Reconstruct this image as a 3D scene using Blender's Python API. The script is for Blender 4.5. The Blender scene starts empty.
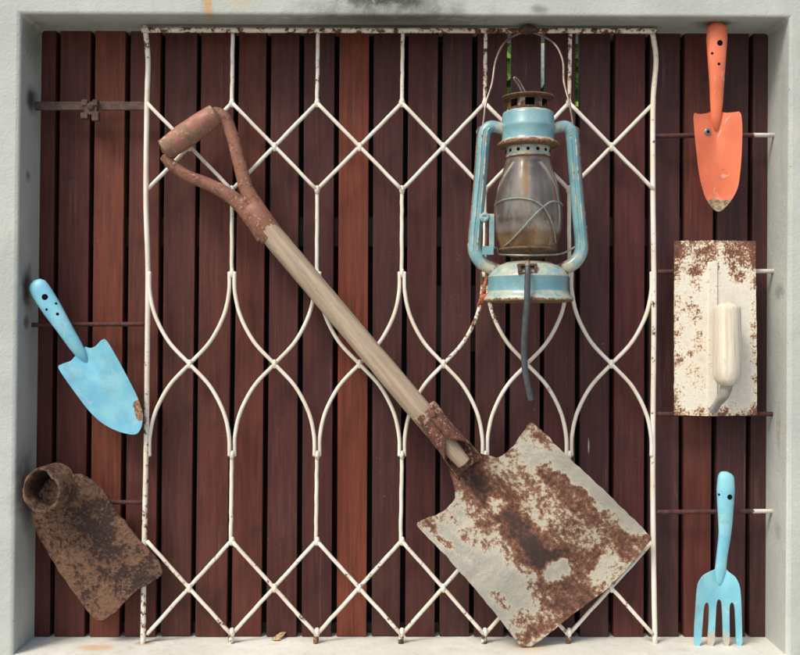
import bpy, bmesh, math, random
from mathutils import Vector, Matrix, noise
from mathutils.geometry import delaunay_2d_cdt
random.seed(7)
R = math.radians
scene = bpy.context.scene
col = scene.collection

# ---------------------------------------------------------------- camera
CAM_D = 1.5
cam = bpy.data.cameras.new('camera'); camo = bpy.data.objects.new('camera', cam); col.objects.link(camo)
camo.location = (0, -CAM_D, 0); camo.rotation_euler = (R(90), 0, 0)
cam.sensor_width = 36; cam.lens = 45; cam.clip_start = 0.02; cam.clip_end = 400
scene.camera = camo
# ---------------------------------------------------------------- sky, sun, exposure
SUN_EL, SUN_AZ = 50, -42          # elevation; azimuth of the sun left of the camera's own side of the gate
w = bpy.data.worlds.new('World'); scene.world = w; w.use_nodes = True
nt = w.node_tree
sky = nt.nodes.new('ShaderNodeTexSky'); sky.sky_type = 'NISHITA'; sky.sun_disc = False
sky.sun_elevation = R(SUN_EL); sky.sun_rotation = R(180 - SUN_AZ)
sky.air_density = 1.0; sky.dust_density = 4.0; sky.ozone_density = 0.6
bg = nt.nodes['Background']; bg.inputs[1].default_value = 0.11
nt.links.new(sky.outputs[0], bg.inputs[0])
sun = bpy.data.lights.new('sun', 'SUN'); sun.energy = 1.5; sun.angle = R(17); sun.color = (1, .93, .82)
suno = bpy.data.objects.new('sun', sun); col.objects.link(suno)
sd = Vector((math.sin(R(SUN_AZ)) * math.cos(R(SUN_EL)), -math.cos(R(SUN_AZ)) * math.cos(R(SUN_EL)), math.sin(R(SUN_EL))))
suno.rotation_euler = sd.to_track_quat('Z', 'Y').to_euler()
suno.location = sd * 5
scene.view_settings.view_transform = 'Standard'; scene.view_settings.look = 'None'
scene.view_settings.exposure = 0.68; scene.view_settings.gamma = 1

# ---------------------------------------------------------------- helpers
PX = 0.0015                                    # metres per photo pixel at the grille's own plane (Y = 0)
def s_at(Y): return PX * (CAM_D + Y) / CAM_D
YB = .03                                       # front of the slats
YF = -.055                                     # front of the wall
def P(x, y, Y=0.0):
    s = s_at(Y); return Vector(((x - 400) * s, Y, (327.5 - y) * s))

def smooth_path(pts, n=6, closed=False):
    pts = [Vector(p) for p in pts]; out = []; N = len(pts)
    for i in range(N if closed else N - 1):
        if closed: p0, p1, p2, p3 = pts[(i-1) % N], pts[i], pts[(i+1) % N], pts[(i+2) % N]
        else: p0, p1, p2, p3 = pts[max(i-1, 0)], pts[i], pts[i+1], pts[min(i+2, N-1)]
        for k in range(n):
            t = k / n
            out.append(.5 * ((2*p1) + (p2-p0)*t + (2*p0-5*p1+4*p2-p3)*t*t + (3*p1-p0-3*p2+p3)*t**3))
    if not closed: out.append(pts[-1])
    return out
def lerp(a, b, t): return a + (b - a) * t
def resamp(vals, n):
    out = []
    for i in range(n):
        f = i / (n - 1) * (len(vals) - 1); k = min(int(f), len(vals) - 2); out.append(lerp(vals[k], vals[k+1], f - k))
    return out
def sstep(a, b, x):
    t = max(0, min(1, (x - a) / (b - a))); return t * t * (3 - 2 * t)
def capd(p, a, b):                             # distance of p to the segment a-b, in pixels
    ax, ay = a; bx, by = b; dx, dy = bx-ax, by-ay; L = dx*dx+dy*dy
    t = 0 if L == 0 else max(0, min(1, ((p[0]-ax)*dx+(p[1]-ay)*dy)/L))
    return math.hypot(p[0]-ax-t*dx, p[1]-ay-t*dy)

class MB:
    def __init__(s):
        s.bm = bmesh.new(); s.rl = s.bm.verts.layers.float.new('rust'); s.cl = s.bm.verts.layers.float_color.new('tone')
    def v(s, co, rust=0.0, tone=None):
        q = s.bm.verts.new(co); q[s.rl] = rust
        if tone: q[s.cl] = (*tone, 1)
        return q
    def f(s, vs, mi=0):
        try: q = s.bm.faces.new(vs); q.smooth = True; q.material_index = mi; return q
        except ValueError: return None
    def tube(s, pts, rad, n=12, ratio=1.0, rust=0.0, cap=True, wob=0.0, mi=0, up=None):
        pts = [Vector(p) for p in pts]; N = len(pts)
        rad = resamp(rad, N) if isinstance(rad, (list, tuple)) else [rad]*N
        rust = resamp(rust, N) if isinstance(rust, (list, tuple)) else [rust]*N
        tang = [(pts[min(i+1, N-1)] - pts[max(i-1, 0)]).normalized() for i in range(N)]
        u = up or Vector((0, -1, 0))
        if abs(u.dot(tang[0])) > .95: u = Vector((1, 0, 0))
        rings = []
        for i in range(N):
            t = tang[i]; u = (u - t * u.dot(t)).normalized(); b = t.cross(u)
            ring = []
            for k in range(n):
                a = 2*math.pi*k/n; r = rad[i]
                if wob: r *= 1 + wob * noise.noise(pts[i]*90 + Vector((math.cos(a), math.sin(a), 0))*.8)
                ring.append(s.v(pts[i] + (u*math.cos(a)*ratio + b*math.sin(a))*r, rust[i]))
            rings.append(ring)
        for i in range(N-1):
            for k in range(n): s.f([rings[i][k], rings[i][(k+1) % n], rings[i+1][(k+1) % n], rings[i+1][k]], mi)
        if cap:
            for i, sg in ((0, -1), (N-1, 1)):
                c = s.v(pts[i] + tang[i]*sg*rad[i]*.35, rust[i])
                for k in range(n): s.f([rings[i][k], rings[i][(k+1) % n], c], mi)
        return s
    def lathe(s, c, prof, n=48, axis='Z', a0=0, a1=2*math.pi, mi=0):   # prof: (radius, height, rust) from c
        rings = []; full = abs(a1-a0-2*math.pi) < 1e-6; m = n if full else n+1
        for r, h, ru in prof:
            ring = []
            for k in range(m):
                a = a0 + (a1-a0)*k/n
                if axis == 'Z': q = Vector((r*math.cos(a), r*math.sin(a), h))
                else: q = Vector((r*math.cos(a), -h, r*math.sin(a)))
                ring.append(s.v(c + q, ru))
            rings.append(ring)
        for i in range(len(rings)-1):
            for k in range(m if full else m-1):
                s.f([rings[i][k], rings[i][(k+1) % m], rings[i+1][(k+1) % m], rings[i+1][k]], mi)
        return s
    def box(s, lo, hi, tone=None, rust=0.0, M=None, mi=0):
        q = []
        for z in (lo[2], hi[2]):
            for (x, y) in ((lo[0], lo[1]), (hi[0], lo[1]), (hi[0], hi[1]), (lo[0], hi[1])):
                p = Vector((x, y, z)); q.append(s.v(M @ p if M else p, rust, tone))
        for f in ((0,3,2,1), (4,5,6,7), (0,1,5,4), (1,2,6,5), (2,3,7,6), (3,0,4,7)): s.f([q[i] for i in f], mi)
        return q
    def sheet(s, outline, Y, depth=None, th=.0022, sp=4.0, rustf=None, chaikin=1, wob=0.0, holes=()):
        """a plate cut to an outline (photo pixels at distance Y), dished by depth(x, y) metres, th thick"""
        pts = [Vector((*p, 0)) for p in outline]
        for _ in range(chaikin):
            q = []
            for i in range(len(pts)):
                a, b = pts[i], pts[(i+1) % len(pts)]; q += [a.lerp(b, .22), a.lerp(b, .78)]
            pts = q
        b = []
        for i in range(len(pts)):
            a, c = pts[i], pts[(i+1) % len(pts)]; n = max(1, int((c-a).length / (sp*.8)))
            for k in range(n): b.append(a.lerp(c, k/n).to_2d())
        if wob: b = [p + Vector((noise.noise(Vector((p.x*.12, p.y*.12, 3))), noise.noise(Vector((p.x*.12, p.y*.12, 9)))))*wob for p in b]
        nb = len(b)
        def inside(x, y):
            r = False; j = nb-1
            for i in range(nb):
                if (b[i].y > y) != (b[j].y > y) and x < (b[j].x-b[i].x)*(y-b[i].y)/(b[j].y-b[i].y)+b[i].x: r = not r
                j = i
            return r
        vs = list(b)
        x0, x1 = min(p.x for p in b), max(p.x for p in b); y0, y1 = min(p.y for p in b), max(p.y for p in b)
        y = y0 + sp*.5; row = 0
        while y < y1:
            x = x0 + (sp*.5 if row % 2 else 0)
            while x < x1:
                if inside(x, y) and min((p.x-x)**2+(p.y-y)**2 for p in b) > (sp*.55)**2: vs.append(Vector((x, y)))
                x += sp
            y += sp*.87; row += 1
        ed = [(i, (i+1) % nb) for i in range(nb)]
        ov, oe, of, *_ = delaunay_2d_cdt(vs, ed, [], 1, 1e-4)
        front, back = [], []
        for p in ov:
            d = depth(p.x, p.y) if depth else 0.0
            ru = rustf(p.x, p.y) if rustf else 0.0
            q = P(p.x, p.y, Y + d); front.append(s.v(q, ru)); back.append(s.v(q + Vector((0, th, 0)), ru))
        cnt = {}
        for f in of:
            n = [front[i] for i in f]
            a = sum((ov[f[i]].x*ov[f[(i+1) % len(f)]].y - ov[f[(i+1) % len(f)]].x*ov[f[i]].y) for i in range(len(f)))
            ff = list(f) if a < 0 else list(f)[::-1]
            s.f([front[i] for i in ff]); s.f([back[i] for i in ff[::-1]])
            for i in range(len(ff)): cnt[(ff[i], ff[(i+1) % len(ff)])] = 1
        for (i, j) in cnt:
            if (j, i) not in cnt: s.f([front[j], front[i], back[i], back[j]])
        return s
    def build(s, name, m, parent=None, origin=None, sharp=38, bevel=0, label=None, solid=0):
        o0 = origin if origin is not None else (parent_world(parent) if parent else Vector((0, 0, 0)))
        for q in s.bm.verts: q.co -= o0
        bmesh.ops.recalc_face_normals(s.bm, faces=s.bm.faces)
        me = bpy.data.meshes.new(name); s.bm.to_mesh(me); s.bm.free()
        for x in (m if isinstance(m, (list, tuple)) else [m]): me.materials.append(x)
        if sharp: me.set_sharp_from_angle(angle=R(sharp))
        o = bpy.data.objects.new(name, me); col.objects.link(o)
        if parent: o.parent = parent
        else: o.location = o0
        if solid:
            z = o.modifiers.new('solid', 'SOLIDIFY'); z.thickness = solid; z.offset = 0
        if bevel:
            z = o.modifiers.new('bevel', 'BEVEL'); z.width = bevel; z.segments = 3; z.limit_method = 'ANGLE'; z.angle_limit = R(40)
        if label: o['label'] = label
        return o
def parent_world(o):
    v = Vector((0, 0, 0))
    while o: v += o.location; o = o.parent
    return v
def thing(name, loc, label, cat, group=None):
    o = bpy.data.objects.new(name, None); o.empty_display_size = .05; col.objects.link(o); o.location = loc
    tag(o, label, cat, group); return o
def tag(o, label=None, cat=None, group=None, kind=None):
    if label: o['label'] = label
    if cat: o['category'] = cat
    if group: o['group'] = group
    if kind: o['kind'] = kind

# ---------------------------------------------------------------- materials
class NT:
    def __init__(s, name):
        s.m = bpy.data.materials.new(name); s.m.use_nodes = True; s.t = s.m.node_tree
        s.b = s.t.nodes['Principled BSDF']; s.out = s.t.nodes['Material Output']
        s.co = s.n('ShaderNodeTexCoord').outputs['Object']
    def n(s, k, **kw):
        q = s.t.nodes.new(k)
        for a, v in kw.items(): setattr(q, a, v)
        return q
    def put(s, sock, v):
        if isinstance(v, bpy.types.NodeSocket): s.t.links.new(v, sock)
        elif isinstance(v, tuple) and len(v) == 3 and sock.type == 'RGBA': sock.default_value = (*v, 1)
        else: sock.default_value = v
    def noise(s, sc, det=6, rough=.6, stretch=None, dist=0, off=0.0):
        c = s.co
        if stretch or off:
            mp = s.n('ShaderNodeMapping'); s.put(mp.inputs[0], c)
            mp.inputs[3].default_value = stretch or (1, 1, 1); mp.inputs[1].default_value = (off, off*.7, off*1.3); c = mp.outputs[0]
        q = s.n('ShaderNodeTexNoise'); s.put(q.inputs['Vector'], c)
        q.inputs['Scale'].default_value = sc; q.inputs['Detail'].default_value = det; q.inputs['Roughness'].default_value = rough
        q.inputs['Distortion'].default_value = dist
        return q.outputs['Fac']
    def math(s, op, a, b=0.0, clamp=False):
        q = s.n('ShaderNodeMath', operation=op, use_clamp=clamp); s.put(q.inputs[0], a); s.put(q.inputs[1], b); return q.outputs[0]
    def ramp(s, v, a, b, lo=0.0, hi=1.0):
        q = s.n('ShaderNodeMapRange', interpolation_type='SMOOTHSTEP'); s.put(q.inputs[0], v)
        for i, x in enumerate((a, b, lo, hi)): s.put(q.inputs[i+1], x)
        return q.outputs[0]
    def mix(s, f, a, b, mode='MIX'):
        q = s.n('ShaderNodeMix', data_type='RGBA', blend_type=mode)
        s.put(q.inputs[0], f); s.put(q.inputs[6], a); s.put(q.inputs[7], b); return q.outputs[2]
    def attr(s, nm, o='Fac'): return s.n('ShaderNodeAttribute', attribute_name=nm).outputs[o]
    def bump(s, h, st=.3, d=.002):
        q = s.n('ShaderNodeBump'); q.inputs['Strength'].default_value = st; q.inputs['Distance'].default_value = d
        s.put(q.inputs['Height'], h); s.put(s.b.inputs['Normal'], q.outputs[0])
    def blob(s, c, r, soft=.4):               # an irregular patch round the point c with radii r
        mp = s.n('ShaderNodeMapping', vector_type='POINT')
        d = s.n('ShaderNodeVectorMath', operation='SUBTRACT'); s.put(d.inputs[0], s.co); d.inputs[1].default_value = c
        e = s.n('ShaderNodeVectorMath', operation='DIVIDE'); s.put(e.inputs[0], d.outputs[0]); e.inputs[1].default_value = r
        l = s.n('ShaderNodeVectorMath', operation='LENGTH'); s.put(l.inputs[0], e.outputs[0])
        s.t.nodes.remove(mp)
        return s.ramp(s.math('ADD', l.outputs['Value'], s.math('MULTIPLY', s.math('SUBTRACT', s.noise(35, 6, .7), .5), 1.2)), 1.0, soft)
    def set(s, **kw):
        for k, v in kw.items(): s.put(s.b.inputs[k.replace('_', ' ')], v)
        return s.m

def rusty_paint(name, paint, paint2=None, rust=(.13, .055, .032), rust2=(.055, .03, .023), bias=0.0, scale=70, k=1.0, edge=.06, rough=.5, bump=.35, chip=None, dirt=0.0, scratch=0.0):
    """old paint over rusting steel; 'rust' on the vertices says where the rust has come through"""
    t = NT(name)
    n1 = t.noise(scale, 9, .68); n2 = t.noise(scale*2.9, 5, .7, off=3.1); n3 = t.noise(scale*.25, 4, .55, off=7.7)
    base = t.math('ADD', t.math('MULTIPLY', n1, .72), t.math('MULTIPLY', n2, .28))
    v = t.math('ADD', base, t.math('MULTIPLY', t.math('SUBTRACT', t.attr('rust'), .5), k)); v = t.math('ADD', v, bias)
    mask = t.ramp(v, .52 - edge*.5, .52 + edge*.5)
    p = t.mix(t.ramp(n3, .35, .68), paint, paint2 or tuple(c*.86 for c in paint))
    if dirt: p = t.mix(t.math('MULTIPLY', t.ramp(n2, .42, .72), dirt), p, (.16, .11, .07))
    if scratch:
        ln_ = t.math('ABSOLUTE', t.math('SUBTRACT', t.noise(20, 3, .5, (1, 1, .5), off=11), .5))
        p = t.mix(t.math('MULTIPLY', t.math('MULTIPLY', t.ramp(ln_, .011, .003), t.ramp(t.noise(45, 4, .6, off=13), .48, .6)), scratch), p, tuple(min(.85, x*.5 + .35) for x in paint))
        p = t.mix(t.math('MULTIPLY', t.ramp(t.noise(30, 8, .75, off=17), .52, .74), scratch*.55), p, (.20, .15, .10))
        p = t.mix(t.math('MULTIPLY', t.ramp(t.noise(210, 3, .6, off=19), .70, .74), scratch), p, (.10, .06, .04))
    halo = t.ramp(v, .44, .54)
    p = t.mix(t.math('MULTIPLY', halo, .45), p, tuple(.5*a+.5*b for a, b in zip(paint, (.45, .25, .12))))
    r = t.mix(t.ramp(t.noise(scale*1.7, 6, .7, off=5), .38, .64), rust2, rust)
    if chip: r = t.mix(t.ramp(t.noise(scale*3.2, 4, .6, off=1.7), .58, .66), r, chip)
    c = t.mix(mask, p, r)
    t.bump(t.math('SUBTRACT', t.math('MULTIPLY', n2, t.ramp(mask, 0, 1, .35, 1.3)), t.math('MULTIPLY', mask, .45)), bump, .0016)
    return t.set(Base_Color=c, Roughness=t.ramp(mask, 0, 1, rough, .9))

def corroded(name, stops, scale=46, ka=.62, kn=1.5, kf=.9, rough=.7, bump=.5, off=0.0, spec=None, grain=None):
    """a worn surface whose colour runs through stops (value, colour) as the wear 'rust' plus broken noise grows"""
    t = NT(name)
    n1 = t.noise(scale, 9, .7, off=off+.01); n2 = t.noise(scale*4.2, 6, .7, off=off+3.3); n3 = t.noise(scale*.4, 5, .6, off=off+6.1)
    v = t.math('MULTIPLY', t.attr('rust'), ka)
    for n, k in ((n1, kn), (n2, kf), (n3, kn*.5)): v = t.math('ADD', v, t.math('MULTIPLY', t.math('SUBTRACT', n, .5), k))
    if grain:                                 # scrapes running along one direction
        co = t.co; mp = t.n('ShaderNodeMapping'); t.put(mp.inputs[0], co)
        mp.inputs[2].default_value = Vector(grain).normalized().to_track_quat('Z', 'X').inverted().to_euler(); t.co = mp.outputs[0]
        v = t.math('ADD', v, t.math('MULTIPLY', t.math('SUBTRACT', t.noise(90, 6, .65, (1.6, 1.6, .12), off=2.7), .5), .55)); t.co = co
    r = t.n('ShaderNodeValToRGB'); e = r.color_ramp.elements
    while len(e) < len(stops): e.new(.5)
    for q, (p, c) in zip(e, stops): q.position = p; q.color = (*c, 1)
    t.put(r.inputs[0], v); c = r.outputs[0]
    c = t.mix(t.math('MULTIPLY', t.ramp(n2, .40, .72), .35), c, t.mix(1.0, c, (.55, .5, .45), 'MULTIPLY'))
    if spec: c = t.mix(t.ramp(t.noise(scale*6, 3, .6, off=off+9), .62, .70), c, spec)
    t.bump(t.math('ADD', n1, t.math('SUBTRACT', t.math('MULTIPLY', n2, .8), t.math('MULTIPLY', t.ramp(v, .3, .6), .35))), bump, .0026)
    return t.set(Base_Color=c, Roughness=t.ramp(v, .3, .6, rough*.8, .9))

def plain(name, c, rough=.5, metal=0.0, var=.25, scale=120, bump=.15):
    t = NT(name); n = t.noise(scale, 6)
    t.bump(n, bump, .001)
    return t.set(Base_Color=t.mix(t.ramp(n, .3, .7), tuple(x*(1-var) for x in c), tuple(min(1, x*(1+var)) for x in c)), Roughness=rough, Metallic=metal)

# slats: stained hardwood, one tone per board
t = NT('stained_slat'); tone = t.attr('tone', 'Color')
isl = t.n('ShaderNodeNewGeometry').outputs['Random Per Island']
g1 = t.noise(26, 8, .62, (6, 6, .35), .6); g2 = t.noise(170, 4, .6, (5, 5, .12)); g3 = t.noise(9, 5, .6, off=4.4)
cc = t.mix(t.ramp(g1, .3, .72), t.mix(1.0, tone, (.70, .60, .56), 'MULTIPLY'), t.mix(1.0, tone, (1.22, 1.0, .88), 'MULTIPLY'))
cc = t.mix(t.math('MULTIPLY', t.ramp(g2, .5, .75), .35), cc, t.mix(1.0, tone, (.55, .5, .5), 'MULTIPLY'))
cc = t.mix(t.math('MULTIPLY', t.ramp(g3, .48, .78), .14), cc, (.12, .075, .06))
cc = t.mix(t.math('MULTIPLY', t.ramp(t.noise(300, 3, .5, off=8), .70, .76), .5), cc, (.2, .16, .14))
t.bump(t.math('ADD', g1, t.math('MULTIPLY', g2, .6)), .22, .0012)
cc = t.mix(t.math('MULTIPLY', t.blob(tuple(P(588.5, 446, YB) - P(400, 637, YB + .01)), (.0016, .03, .014), .2), .7), cc, (.6, .55, .48))
cc = t.mix(t.math('MULTIPLY', t.ramp(t.noise(40, 6, .7, (3, 3, .16), off=15), .60, .74), .40), cc, (.17, .115, .09))
cc = t.mix(t.math('MULTIPLY', t.ramp(t.noise(12, 7, .65, off=31), .55, .75), .5), cc, (.022, .013, .013))
M_slat = t.set(Specular_IOR_Level=.22, Base_Color=cc, Roughness=t.ramp(g3, .3, .8, .5, .68))
M_back = plain('near_black_backing', (.012, .009, .009), .8)  # near black so the added backing keeps the slat gaps dark
M_rail = plain('stained_rail', (.045, .026, .026), .65)

# painted concrete of the wall
WO = Vector((0, 0.07, -.75))
def wl(x, y, Y): return tuple(P(x, y, Y) - WO)
t = NT('painted_concrete')
a = t.noise(7, 7, .6); b = t.noise(60, 7, .65); d = t.noise(240, 3, .6)
cc = t.mix(t.ramp(a, .3, .72), (.405, .44, .41), (.50, .53, .495))
cc = t.mix(t.math('MULTIPLY', t.ramp(b, .5, .72), .35), cc, (.47, .49, .45))
cc = t.mix(t.math('MULTIPLY', t.ramp(d, .70, .725), .75), cc, (.07, .06, .05))
for (x, y, Y, rx, ry, rz, colr, f) in (
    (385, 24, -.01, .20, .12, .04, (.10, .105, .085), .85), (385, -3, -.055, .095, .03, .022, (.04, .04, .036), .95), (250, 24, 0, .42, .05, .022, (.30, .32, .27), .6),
    (715, 27, -.02, .04, .03, .014, (.05, .045, .04), .9), (600, 24, 0, .2, .06, .02, (.2, .21, .18), .55),
    (208, 2, -.055, .012, .02, .045, (.5, .30, .11), .85), (240, 2, -.055, .03, .02, .02, (.52, .42, .25), .4), (540, 10, -.055, .02, .02, .01, (.1, .09, .07), .6),
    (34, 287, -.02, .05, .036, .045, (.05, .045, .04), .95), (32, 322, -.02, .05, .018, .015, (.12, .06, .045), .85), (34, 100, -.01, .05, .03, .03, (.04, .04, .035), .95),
    (34, 176, -.02, .05, .012, .012, (.08, .08, .07), .7), (36, 490, -.01, .05, .06, .08, (.08, .075, .06), .75), (772, 292, -.02, .05, .025, .018, (.16, .16, .15), .6),  # last patch paints the shadow below a right-hand tie rod
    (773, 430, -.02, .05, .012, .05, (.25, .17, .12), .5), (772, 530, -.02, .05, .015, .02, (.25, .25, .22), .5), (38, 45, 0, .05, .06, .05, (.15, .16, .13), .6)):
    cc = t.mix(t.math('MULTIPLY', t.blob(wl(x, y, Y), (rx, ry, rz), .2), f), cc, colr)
cc = t.mix(t.math('MULTIPLY', t.ramp(t.noise(22, 7, .7, (1, 1, .12), off=6), .56, .74), .4), cc, (.30, .31, .26))
cc = t.mix(t.math('MULTIPLY', t.ramp(t.noise(16, 8, .75, off=21), .60, .66), .35), cc, (.62, .65, .61))
t.bump(t.math('ADD', t.math('MULTIPLY', a, 1.2), t.math('ADD', b, t.math('MULTIPLY', d, .4))), .35, .0035)
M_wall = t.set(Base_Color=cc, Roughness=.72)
t = NT('sill_concrete')
a = t.noise(9, 7, .6); b = t.noise(70, 7, .65)
cc = t.mix(t.ramp(a, .35, .7), (.60, .60, .54), (.72, .72, .66))
cc = t.mix(t.math('MULTIPLY', t.ramp(b, .52, .7), .4), cc, (.48, .46, .40))
for (x, y, Y, rx, ry, rz, colr, f) in ((95, 647, -.02, .04, .02, .05, (.62, .36, .13), .7), (144, 643, 0, .02, .015, .05, (.3, .2, .1), .7), (530, 648, -.02, .05, .03, .05, (.55, .38, .22), .6), (450, 650, -.03, .03, .02, .05, (.55, .42, .28), .4)):
    cc = t.mix(t.math('MULTIPLY', t.blob(wl(x, y, Y), (rx, ry, rz), .2), f), cc, colr)
cc = t.mix(t.math('MULTIPLY', t.ramp(t.noise(260, 4, .7, off=3), .64, .70), .7), cc, (.25, .21, .16))
cc = t.mix(t.math('MULTIPLY', t.ramp(t.noise(18, 8, .72, off=12), .54, .72), .5), cc, (.42, .40, .33))
t.bump(t.math('ADD', a, b), .5, .003)
M_sill = t.set(Base_Color=cc, Roughness=.75)
M_ground = plain('pale_paving', (.33, .32, .29), .85, scale=4)

M_grille = rusty_paint('cream_paint_on_iron', (.80, .765, .68), (.70, .63, .50), rust=(.17, .075, .03), rust2=(.06, .035, .02), bias=.0, scale=85, k=.55, edge=.05, rough=.45, bump=.3)
M_tie = rusty_paint('rusty_tie_rod_iron', (.6, .57, .52), None, rust=(.10, .036, .03), rust2=(.05, .02, .02), bias=0.0, scale=90, k=1.3)
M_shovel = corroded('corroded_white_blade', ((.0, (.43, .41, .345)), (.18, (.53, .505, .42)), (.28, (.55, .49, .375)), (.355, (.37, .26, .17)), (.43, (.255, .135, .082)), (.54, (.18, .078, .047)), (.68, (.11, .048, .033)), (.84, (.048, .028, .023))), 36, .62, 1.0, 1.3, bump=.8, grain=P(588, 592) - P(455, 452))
M_yoke = rusty_paint('rusted_red_iron', (.27, .115, .075), (.21, .085, .058), rust=(.22, .09, .055), rust2=(.12, .05, .035), bias=.02, scale=60, k=.6, edge=.2, rough=.6, bump=.3, chip=(.42, .30, .22))
M_grip = rusty_paint('worn_red_grip_paint', (.38, .125, .095), (.29, .10, .075), rust=(.28, .165, .115), rust2=(.2, .12, .08), bias=.04, scale=48, k=.9, edge=.3, rough=.5, bump=.2, chip=(.5, .36, .28))
M_hoe = corroded('pitted_rust', ((.05, (.26, .140, .078)), (.24, (.175, .088, .053)), (.40, (.115, .056, .039)), (.58, (.07, .036, .030)), (.8, (.03, .019, .017))), 48, .48, 1.7, 1.7, .9, 2.6, 4.0, spec=(.33, .21, .12))
t = NT('aged_blue_lantern_paint')
n1 = t.noise(75, 8, .65); n2 = t.noise(24, 5, .6, off=2.2); n3 = t.noise(260, 5, .7, off=4); at_ = t.attr('rust')
c = t.mix(t.ramp(n2, .35, .68), (.135, .30, .345), (.215, .395, .42))
wv = t.math('ADD', at_, t.math('MULTIPLY', t.math('SUBTRACT', n1, .5), .55))
c = t.mix(t.ramp(wv, .37, .54), c, (.46, .45, .34))
c = t.mix(t.math('MULTIPLY', t.ramp(n3, .5, .7), .3), c, (.2, .14, .08))
wr = t.math('ADD', at_, t.math('MULTIPLY', t.math('SUBTRACT', t.noise(95, 8, .7, off=9), .5), 1.0))
c = t.mix(t.ramp(wr, .58, .70), c, t.mix(t.ramp(n3, .4, .6), (.09, .055, .035), (.24, .12, .05)))
t.bump(t.math('ADD', n1, t.math('MULTIPLY', n3, .4)), .12, .001)
M_lblue = t.set(Base_Color=c, Roughness=t.ramp(wr, .5, .7, .24, .8))
M_lrust = rusty_paint('browned_tin', (.25, .22, .16), (.18, .15, .11), rust=(.16, .085, .045), rust2=(.06, .04, .03), bias=.05, scale=90, k=.6, rough=.45, bump=.2)
M_orange = rusty_paint('orange_enamel', (.80, .195, .09), (.68, .16, .075), rust=(.42, .33, .20), rust2=(.16, .11, .07), bias=-.12, scale=110, k=.75, edge=.04, rough=.42, bump=.12, chip=(.5, .42, .28), scratch=.6)
M_blue = rusty_paint('sky_blue_enamel', (.165, .49, .66), (.27, .61, .71), rust=(.45, .27, .14), rust2=(.12, .07, .05), bias=-.16, scale=110, k=.8, edge=.05, rough=.4, bump=.1, scratch=.6)
M_fork = rusty_paint('faded_turquoise_enamel', (.18, .51, .63), (.27, .60, .66), rust=(.58, .50, .40), rust2=(.45, .40, .32), bias=-.1, scale=110, k=.75, edge=.12, rough=.42, bump=.12, scratch=.75)
M_float = corroded('rust_spotted_white_plate', ((.0, (.68, .645, .55)), (.30, (.80, .77, .67)), (.43, (.66, .55, .38)), (.475, (.27, .13, .075)), (.6, (.16, .065, .042)), (.9, (.085, .04, .03))), 75, .60, .95, 1.0, .5, .4, 8.0)
M_tang = plain('grey_worn_tang', (.30, .28, .25), .55)
M_dark = plain('recess_shade_black', (.006, .005, .005), .9); M_dark.node_tree.nodes['Principled BSDF'].inputs['Specular IOR Level'].default_value = .05  # near black discs and core paint the shade inside holes and vents
M_steel = plain('grey_rivet_steel', (.25, .24, .22), .45, .6)
M_wire = plain('dull_wire', (.22, .17, .14), .45, .7)
M_gwire = plain('greenish_guard_wire', (.26, .30, .25), .45, .5)
M_hose = plain('grey_rubber', (.055, .06, .068), .5, 0, .3)
M_rustlump = plain('orange_rust_lump', (.34, .11, .045), .9, 0, .5, 300, 1.0)
M_leaf = plain('fresh_leaf', (.20, .34, .05), .45, 0, .4, 40)
M_pale = plain('pale_leaf', (.50, .55, .48), .5)
M_dry = plain('dry_leaf', (.42, .31, .17), .8, 0, .4, 200)
M_stem = plain('green_stem', (.10, .075, .04), .8)
# wood of the shovel shaft (grain along its length) and of the float handle
def old_wood(name, c1, c2, axis):
    t = NT(name); ax = Vector(axis).normalized(); rot = ax.to_track_quat('Z', 'X').inverted().to_euler()
    mp0 = t.n('ShaderNodeMapping'); t.put(mp0.inputs[0], t.co); mp0.inputs[2].default_value = rot; t.co = mp0.outputs[0]
    g1 = t.noise(60, 8, .65, (3, 3, .12), .3); g2 = t.noise(25, 6, .6); g3 = t.noise(140, 5, .6, (3, 3, .3), off=2)
    c = t.mix(t.ramp(g1, .3, .7), c2, c1); c = t.mix(t.math('MULTIPLY', t.ramp(g3, .56, .72), .5), c, tuple(x*.45 for x in c2))
    c = t.mix(t.math('MULTIPLY', t.ramp(g2, .5, .75), .4), c, tuple(x*.62 for x in c1))
    c = t.mix(t.math('MULTIPLY', t.attr('rust'), .8), c, (.20, .09, .05))
    t.bump(g1, .4, .0015)
    return t.set(Base_Color=c, Roughness=.78)
M_shaft = old_wood('grey_old_ash_wood', (.47, .375, .275), (.31, .235, .165), P(432, 425) - P(270, 232))
M_fwood = old_wood('cream_worn_wood', (.76, .71, .60), (.54, .47, .36), (0, 0, 1))
# the lantern globe: old glass with a grimy film that also carries painted reflections
t = NT('grimy_glass')
t.b.inputs['Transmission Weight'].default_value = 1; t.b.inputs['Roughness'].default_value = .06; t.b.inputs['IOR'].default_value = 1.45
t.b.inputs['Base Color'].default_value = (.97, .95, .92, 1)
film = t.n('ShaderNodeBsdfDiffuse'); fn = t.noise(28, 7, .65, (1, 1, .45)); fn2 = t.noise(150, 4, .6)
t.put(film.inputs[0], t.mix(t.ramp(t.attr('rust'), .05, .5), t.mix(t.ramp(fn2, .35, .7), (.46, .43, .37), (.66, .63, .57)), t.mix(t.ramp(fn, .38, .65), (.17, .095, .045), (.40, .27, .14))))
mx = t.n('ShaderNodeMixShader'); amt = t.math('ADD', t.ramp(fn, .40, .68, .03, .16), t.math('MULTIPLY', t.attr('rust'), .6), True)
t.put(mx.inputs[0], amt); t.t.links.new(t.b.outputs[0], mx.inputs[1]); t.t.links.new(film.outputs[0], mx.inputs[2]); t.t.links.new(mx.outputs[0], t.out.inputs[0])
M_glass = t.m

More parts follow.
